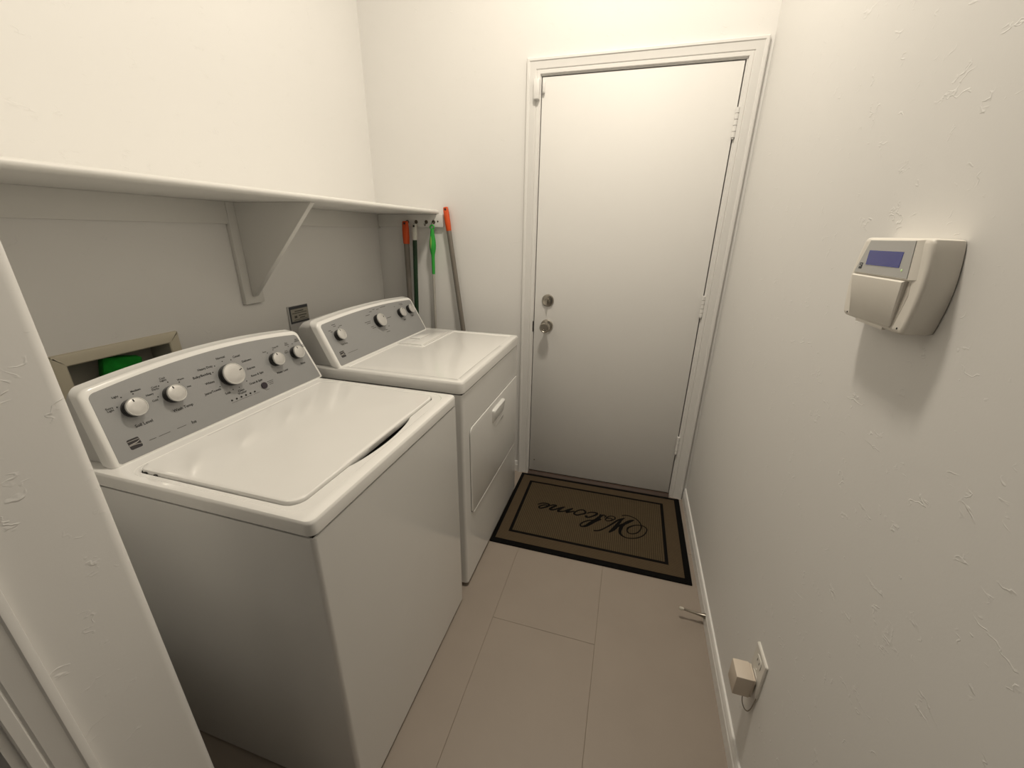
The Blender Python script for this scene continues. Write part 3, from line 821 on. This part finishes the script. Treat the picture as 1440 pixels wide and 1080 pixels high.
STROKES = [
    ([(1.488, -0.2708), (1.5092, -0.2621), (1.5319, -0.2633), (1.557, -0.2741), (1.5743, -0.2929), (1.5839, -0.3156), (1.5856, -0.3363), (1.5787, -0.3612), (1.5644, -0.3843), (1.5432, -0.3982), (1.5242, -0.3967), (1.5167, -0.3804), (1.5211, -0.3601), (1.5378, -0.3415), (1.5596, -0.327), (1.5838, -0.3215), (1.6031, -0.3271), (1.6123, -0.3433), (1.6083, -0.367), (1.5949, -0.3932), (1.5714, -0.4167), (1.5435, -0.4314), (1.5155, -0.435), (1.4941, -0.4261), (1.4827, -0.4058), (1.4852, -0.375), (1.4941, -0.3492), (1.513, -0.3198), (1.5324, -0.2999), (1.5509, -0.2881)], [2, 2, 2, 2, 2, 2, 2, 2, 2, 2, 2, 2.5, 3, 2.5, 2, 2, 2, 2, 2, 2, 2, 2, 2, 3, 5, 6, 5, 5, 4, 1.5]),  # W swash
    ([(1.5509, -0.2881), (1.5179, -0.3203), (1.4892, -0.3469), (1.4702, -0.3624), (1.4521, -0.3929), (1.4295, -0.4222)], [1.5, 4, 5, 4, 5, 2]),  # W mid
    ([(1.4295, -0.4222), (1.4515, -0.3816), (1.474, -0.3359), (1.4878, -0.3036), (1.5023, -0.2869)], [2, 4, 5, 4, 1.5]),  # W mid2
    ([(1.5023, -0.2869), (1.473, -0.3102), (1.4449, -0.3488), (1.4174, -0.3845), (1.3948, -0.4106), (1.3764, -0.4249), (1.3562, -0.4307)], [1.5, 3, 3, 2.5, 2.5, 2.5, 3]),  # W tail
    ([(1.408, -0.3182), (1.4328, -0.3105), (1.4408, -0.3182), (1.429, -0.3319), (1.4117, -0.3353), (1.4072, -0.3246), (1.4172, -0.3031), (1.4343, -0.2916), (1.4522, -0.2943), (1.453, -0.3104), (1.434, -0.3304)], [2, 2, 2, 2, 2, 2, 2, 2, 2, 2, 2]),  # e1
    ([(1.4, -0.3125), (1.4068, -0.3001), (1.3912, -0.2966), (1.3753, -0.3222), (1.3573, -0.3481), (1.3346, -0.3751), (1.315, -0.4027), (1.3014, -0.4146)], [2, 2, 3, 4, 4, 4, 3, 3]),  # l
    ([(1.3018, -0.4176), (1.2891, -0.4158), (1.2872, -0.4008), (1.3, -0.3811), (1.3232, -0.3619), (1.3498, -0.3496), (1.3721, -0.3142), (1.3807, -0.2928)], [3, 3, 3, 2.5, 2.5, 2.5, 2, 2]),  # l2
    ([(1.3837, -0.3311), (1.3581, -0.3571), (1.3357, -0.3858), (1.318, -0.4068), (1.3018, -0.4176)], [4, 4, 4, 3.5, 3]),  # l3
    ([(1.309, -0.3255), (1.3076, -0.3363), (1.3204, -0.3364), (1.3418, -0.3194), (1.3582, -0.3019), (1.3598, -0.2908), (1.3467, -0.2886), (1.3262, -0.2928), (1.3095, -0.3065)], [4, 4, 3, 3, 4, 4, 3, 2.5, 2]),  # c
    ([(1.3007, -0.2986), (1.2915, -0.2865), (1.2757, -0.2871), (1.2564, -0.3017), (1.2435, -0.3228), (1.2461, -0.3325), (1.261, -0.3362), (1.2802, -0.324), (1.2971, -0.3124), (1.3007, -0.2986)], [3.5, 3, 2.5, 2.5, 3, 3, 3, 3, 3.5, 3.5]),  # o
    ([(1.2427, -0.3081), (1.2319, -0.3157), (1.2025, -0.3312), (1.213, -0.313), (1.2319, -0.2877)], [2, 2.5, 3.5, 4, 2]),  # m1
    ([(1.2319, -0.2877), (1.2092, -0.3056), (1.1861, -0.3278), (1.1579, -0.3344), (1.1696, -0.3092), (1.1877, -0.2882)], [2, 2.5, 2.5, 4, 4, 2]),  # m2
    ([(1.1877, -0.2882), (1.166, -0.3038), (1.1426, -0.3241), (1.1256, -0.3337), (1.1139, -0.3287), (1.1286, -0.3066), (1.1447, -0.2905)], [2, 3, 3, 4, 4, 4, 2.5]),  # m3
    ([(1.1447, -0.2905), (1.1254, -0.2898), (1.1064, -0.3047), (1.0901, -0.3186)], [3, 3, 2, 2]),  # m4
    ([(1.0431, -0.311), (1.0628, -0.2936), (1.0866, -0.2884), (1.1017, -0.295), (1.0991, -0.3092), (1.0833, -0.3251), (1.0629, -0.338), (1.0529, -0.3302), (1.0622, -0.3162), (1.0789, -0.3043), (1.0927, -0.3045)], [2, 2.5, 3, 4, 4, 3, 3, 3, 2.5, 2.5, 2.5]),  # e2
]
def catmull(pts, wd, sub=6):
    out = []; ww = []
    n = len(pts)
    for i in range(n-1):
        p0, p1, p2, p3 = [Vector(pts[max(0, min(n-1, j))]) for j in (i-1, i, i+1, i+2)]
        for k in range(sub):
            t = k/sub
            out.append(0.5*((2*p1) + (p2-p0)*t + (2*p0-5*p1+4*p2-p3)*t*t + (3*p1-p0-3*p2+p3)*t**3))
            ww.append(wd[i] + (wd[i+1]-wd[i])*t)
    out.append(Vector(pts[-1])); ww.append(wd[-1])
    return out, ww
ob_ = bmesh.new()
zoff = 0
for pts, wd in STROKES:
    ps, ww = catmull(pts, wd)
    L = []; R = []
    zt = 0.0090 + zoff*0.00004; zoff += 1
    for i, p in enumerate(ps):
        d = (ps[min(i+1, len(ps)-1)] - ps[max(i-1, 0)])
        d = d.normalized() if d.length > 1e-6 else Vector((1, 0))
        nn = Vector((-d.y, d.x))*ww[i]*0.0015
        L.append(p+nn); R.append(p-nn)
    v0 = [ob_.verts.new((a.x, a.y, zt)) for a in L]; v1 = [ob_.verts.new((a.x, a.y, zt)) for a in R]
    w0 = [ob_.verts.new((a.x, a.y, .0078)) for a in L]; w1 = [ob_.verts.new((a.x, a.y, .0078)) for a in R]
    for i in range(len(ps)-1):
        ob_.faces.new((v0[i], v0[i+1], v1[i+1], v1[i]))
        ob_.faces.new((w0[i], w0[i+1], v0[i+1], v0[i]))
        ob_.faces.new((v1[i], v1[i+1], w1[i+1], w1[i]))
obj('lettering', ob_, 'mat_black', wm, smooth=False)

# ---------------------------------------------------------------- alarm keypad on the right wall
KYC, KZC = -1.310, 1.332
kp = thing('alarm_keypad', (W, KYC, KZC-0.067), 'cream alarm keypad with a blue screen mounted on the right wall', 'alarm keypad')
def KP(u, v, d): return Vector((W - d, KYC - u, KZC + v))
def kout(f=1.0, ins=0.0):
    pts = []
    # outline: flat top and bottom, sides bulging a little, rounded corners
    raw = []
    tl, tr, br, bl = (-0.0865, 0.0675), (0.0955, 0.0675), (0.0985, -0.0665), (-0.0905, -0.0665)
    def side(a, b, bulge, n=8):
        out = []
        for i in range(n+1):
            t = i/n
            out.append((a[0]+(b[0]-a[0])*t + bulge*sin(pi*t), a[1]+(b[1]-a[1])*t))
        return out
    c = 0.010
    raw += side((bl[0]+c*1.1, bl[1]), (br[0]-c*1.1, br[1]), 0, 4)
    raw += [(br[0]-c*.32, br[1]+c*.25)]
    raw += side((br[0], br[1]+c*1.0), (tr[0], tr[1]-c*.8), 0.0085, 10)
    raw += [(tr[0]-c*.25, tr[1]-c*.2)]
    raw += side((tr[0]-c*.9, tr[1]), (tl[0]+c*.9, tl[1]), 0, 4)
    raw += [(tl[0]+c*.25, tl[1]-c*.2)]
    raw += side((tl[0], tl[1]-c*.8), (bl[0], bl[1]+c*1.0), -0.0125, 10)
    raw += [(bl[0]+c*.32, bl[1]+c*.25)]
    return inset([(u*f, v*f) for u, v in raw], ins)
def kr(f, ins, d): return [KP(u, v, d) for u, v in kout(f, ins)]
obj('back_plate', loft([kr(0.962, 0, 0.0), kr(0.962, 0, 0.004)]), 'gap', kp)
obj('body', loft([kr(0.978, 0.0, 0.0012), kr(0.985, 0.0, 0.004), kr(1.0, 0, 0.034), kr(1.0, 0.0008, 0.037), kr(1.0, 0.003, 0.039), kr(1.0, 0.0075, 0.0395)]), 'keypad', kp, angle=40)
# raised centre: display bezel above, drop-down flap below, cheeks sloping away
up_poly = [(-0.082, 0.0105), (0.074, 0.0115), (0.0665, 0.0640), (-0.056, 0.0635)]
ck = [[KP(u, v, 0.0380) for u, v in [(-0.094, 0.0105), (0.094, 0.0120), (0.080, 0.0655), (-0.070, 0.0650)]], [KP(u, v, 0.0428) for u, v in [(-0.083, 0.0095), (0.076, 0.0105), (0.0690, 0.0645), (-0.058, 0.0640)]]]
obj('display_hood', loft(ck), 'keypad', kp)
bz = [[KP(u, v, 0.0425) for u, v in up_poly], [KP(u, v, 0.0437) for u, v in inset(up_poly, 0.0006)]]
bez = obj('display_bezel', loft(bz), 'bezel', kp)
sc = [(-0.0495, 0.0245), (0.0468, 0.0254), (0.0470, 0.0480), (-0.0495, 0.0475)]
scr = obj('screen', loft([[KP(u, v, 0.0430) for u, v in sc], [KP(u, v, 0.0442) for u, v in sc]]), 'lcd', bez)
tag(scr, 'blue lit screen')
obj('status_led', lathe(KP(0.0555, 0.0225, 0.0432), (-1, 0, 0), [(.0018, 0), (.0018, .0010), (.001, .0014)], 12), 'led', bez)
# maker's mark: a dark square with a light stroke
mk = [(-0.0700, 0.0165), (-0.0600, 0.0168), (-0.0590, 0.0268), (-0.0690, 0.0265)]
mko = obj('maker_mark', loft([[KP(u, v, 0.0430) for u, v in mk], [KP(u, v, 0.0440) for u, v in mk]]), 'label_dark', bez)
for (a, b_, c_, d_) in ((-0.0685, -0.0632, 0.0205, 0.0222), (-0.0655, -0.0605, 0.0236, 0.0250)):
    q = [(a, c_), (b_, c_), (b_, d_), (a, d_)]
    obj('mark_stroke', loft([[KP(u, v, 0.0436) for u, v in q], [KP(u, v, 0.0443) for u, v in q]]), 'bezel', bez)
fp = [(-0.0560, -0.0610), (0.0670, -0.0605)] + [(0.0705, -0.0570), (0.0735, 0.0095), (-0.0815, 0.0080), (-0.0595, -0.0575)]
fp = [(-0.0600, -0.0585), (-0.0560, -0.0612), (0.0655, -0.0605), (0.0690, -0.0575), (0.0735, 0.0085), (-0.0805, 0.0072)]
fl2 = [[KP(u, v, 0.036) for u, v in fp], [KP(u, v, 0.0415 + 0.0055*min(1, max(0, (v+0.03)/0.04))*0.6) for u, v in fp], [KP(u, v, 0.0430 + 0.0040*min(1, max(0, (v+0.0612)/0.07))) for u, v in inset(fp, 0.002)]]
flap = obj('flap', loft(fl2), 'keypad', kp, angle=40)
sl = [[KP(0.0735, 0.0085, 0.0390), KP(0.0690, -0.0575, 0.0390), KP(0.0720, -0.0560, 0.0390), KP(0.0830, -0.012, 0.0390), KP(0.0790, 0.0085, 0.0390)], [KP(0.0735, 0.0085, 0.0398), KP(0.0690, -0.0575, 0.0398), KP(0.0720, -0.0560, 0.0398), KP(0.0830, -0.012, 0.0398), KP(0.0790, 0.0085, 0.0398)]]
obj('flap_side_shade', loft(sl), 'keypad_shade', kp)  # flat patch, its darker colour paints the shade beside the raised flap
tb = [(-0.038, -0.0690), (0.045, -0.0685), (0.045, -0.0620), (-0.038, -0.0625)]
obj('flap_hinge', loft([[KP(u, v, 0.034) for u, v in tb], [KP(u, v, 0.0385) for u, v in tb]]), 'keypad', kp)
for (u, v) in ((-0.0720, -0.0600), (0.0830, -0.0585)):
    obj('screw_hole', lathe(KP(u, v, 0.0390), (-1, 0, 0), [(.0016, 0), (.0016, .0009)], 10), 'gap', kp)

# ---------------------------------------------------------------- door alarm contact
cs_ = thing('contact_sensor', (0.8955, -0.018, 1.9625), 'small white alarm contact on the door casing near its upper left corner', 'door sensor')
obj('sensor_body', box(0.8825, 0.9085, -0.030, -0.0135, 1.9640, 2.0400, bev=0.003, seg=2), 'trim', cs_)
obj('sensor_base', box(0.8815, 0.9095, -0.0145, -0.0090, 1.9625, 2.0415, bev=0.001, seg=1), 'trim', cs_)
ms = thing('sensor_magnet', (0.9255, 0, 1.991), 'narrow white sensor magnet on the door slab beside the alarm contact', 'magnet')
obj('magnet_body', box(0.9200, 0.9300, -0.0130, 0.0008, 1.9915, 2.0355, bev=0.0025, seg=2), 'trim', ms)
obj('magnet_end', box(0.9210, 0.9290, -0.0115, 0.0008, 1.9880, 1.9925, bev=0.001, seg=1), 'plate', ms)

# ---------------------------------------------------------------- power outlet, adapter and its cord
oy0, oy1, oz0, oz1 = -1.2925, -1.2175, 0.298, 0.414
ot = thing('power_outlet', (W, -1.255, oz0), 'white wall outlet plate low on the right wall', 'outlet')
pl = rrect(oy0, oy1, oz0, oz1, 0.004, 4)
obj('cover_plate', loft([[(W, y, z) for y, z in pl], [(W-0.0035, y, z) for y, z in pl], [(W-0.0060, y, z) for y, z in inset(pl, 0.003)]]), 'outlet', ot)
for z in (0.384, 0.330):
    q = rrect(-1.272, -1.238, z-0.0145, z+0.0145, 0.010, 5)
    s_ = obj('socket', loft([[(W-0.004, y, zz) for y, zz in q], [(W-0.0075, y, zz) for y, zz in q]]), 'outlet', ot)
    for dy in (-0.0065, 0.0065):
        obj('slot', box(W-0.0078, W-0.0070, -1.255+dy-0.001, -1.255+dy+0.001, z-0.003, z+0.005), 'gap', s_)
obj('plate_screw', lathe((W-0.006, -1.255, 0.357), (-1, 0, 0), [(.003, 0), (.0025, .001)], 12), 'outlet', ot)
ad = thing('power_adapter', (W-0.0085, -1.252, 0.278), 'beige plug-in power adapter in the low wall outlet', 'power adapter')
obj('adapter_body', box(W-0.0540, W-0.0140, -1.2790, -1.2265, 0.2790, 0.3440, bev=0.0025, seg=2), 'adapter', ad)
obj('adapter_back', box(W-0.0145, W-0.0085, -1.2770, -1.2285, 0.2810, 0.3420, bev=0.001, seg=1), 'adapter', ad)
pts = [(W-0.022, -1.262, 0.281), (W-0.0215, -1.263, 0.258), (W-0.018, -1.266, 0.238), (W-0.012, -1.272, 0.227), (W-0.007, -1.279, 0.232), (W-0.0045, -1.284, 0.252), (W-0.0035, -1.287, 0.280), (W-0.0032, -1.290, 0.302)]
def smooth_path(p, sub=6):
    o, _ = catmull(p, [1]*len(p), sub)
    return o
obj('cord', tube(smooth_path(pts), 0.0013, 8), 'cord', ad)

# ---------------------------------------------------------------- door stop on the baseboard
ds = thing('door_stop', (W-0.0115, -0.822, 0.028), 'thin metal spring door stop with a white tip on the baseboard', 'door stop')
base = Vector((W-0.0125, -0.8220, 0.0380)); tip = Vector((1.7193, -0.8200, 0.0480))
ax = (tip-base).normalized()
obj('stop_base', lathe(base, ax, [(.0105, 0), (.0100, .004), (.0075, .012), (.005, .026), (.0045, .030)], 20), 'nickel', ds)
_, uu, vv_ = frame_axes(ax)
Ls = (tip-base).length
sp_ = []
turns = 26
for i in range(turns*8+1):
    t = i/(turns*8)
    a = 2*pi*turns*t
    R_ = 0.0048 - 0.0018*t
    sp_.append(base + ax*(0.012 + (Ls-0.022)*t) + (uu*cos(a) + vv_*sin(a))*R_)
obj('spring', tube(sp_, 0.0011, 5), 'nickel', ds)
obj('stop_tip', lathe(tip - ax*0.014, ax, [(.0045, 0), (.0058, .002), (.0058, .014), (.004, .016)], 16), 'rubber', ds)
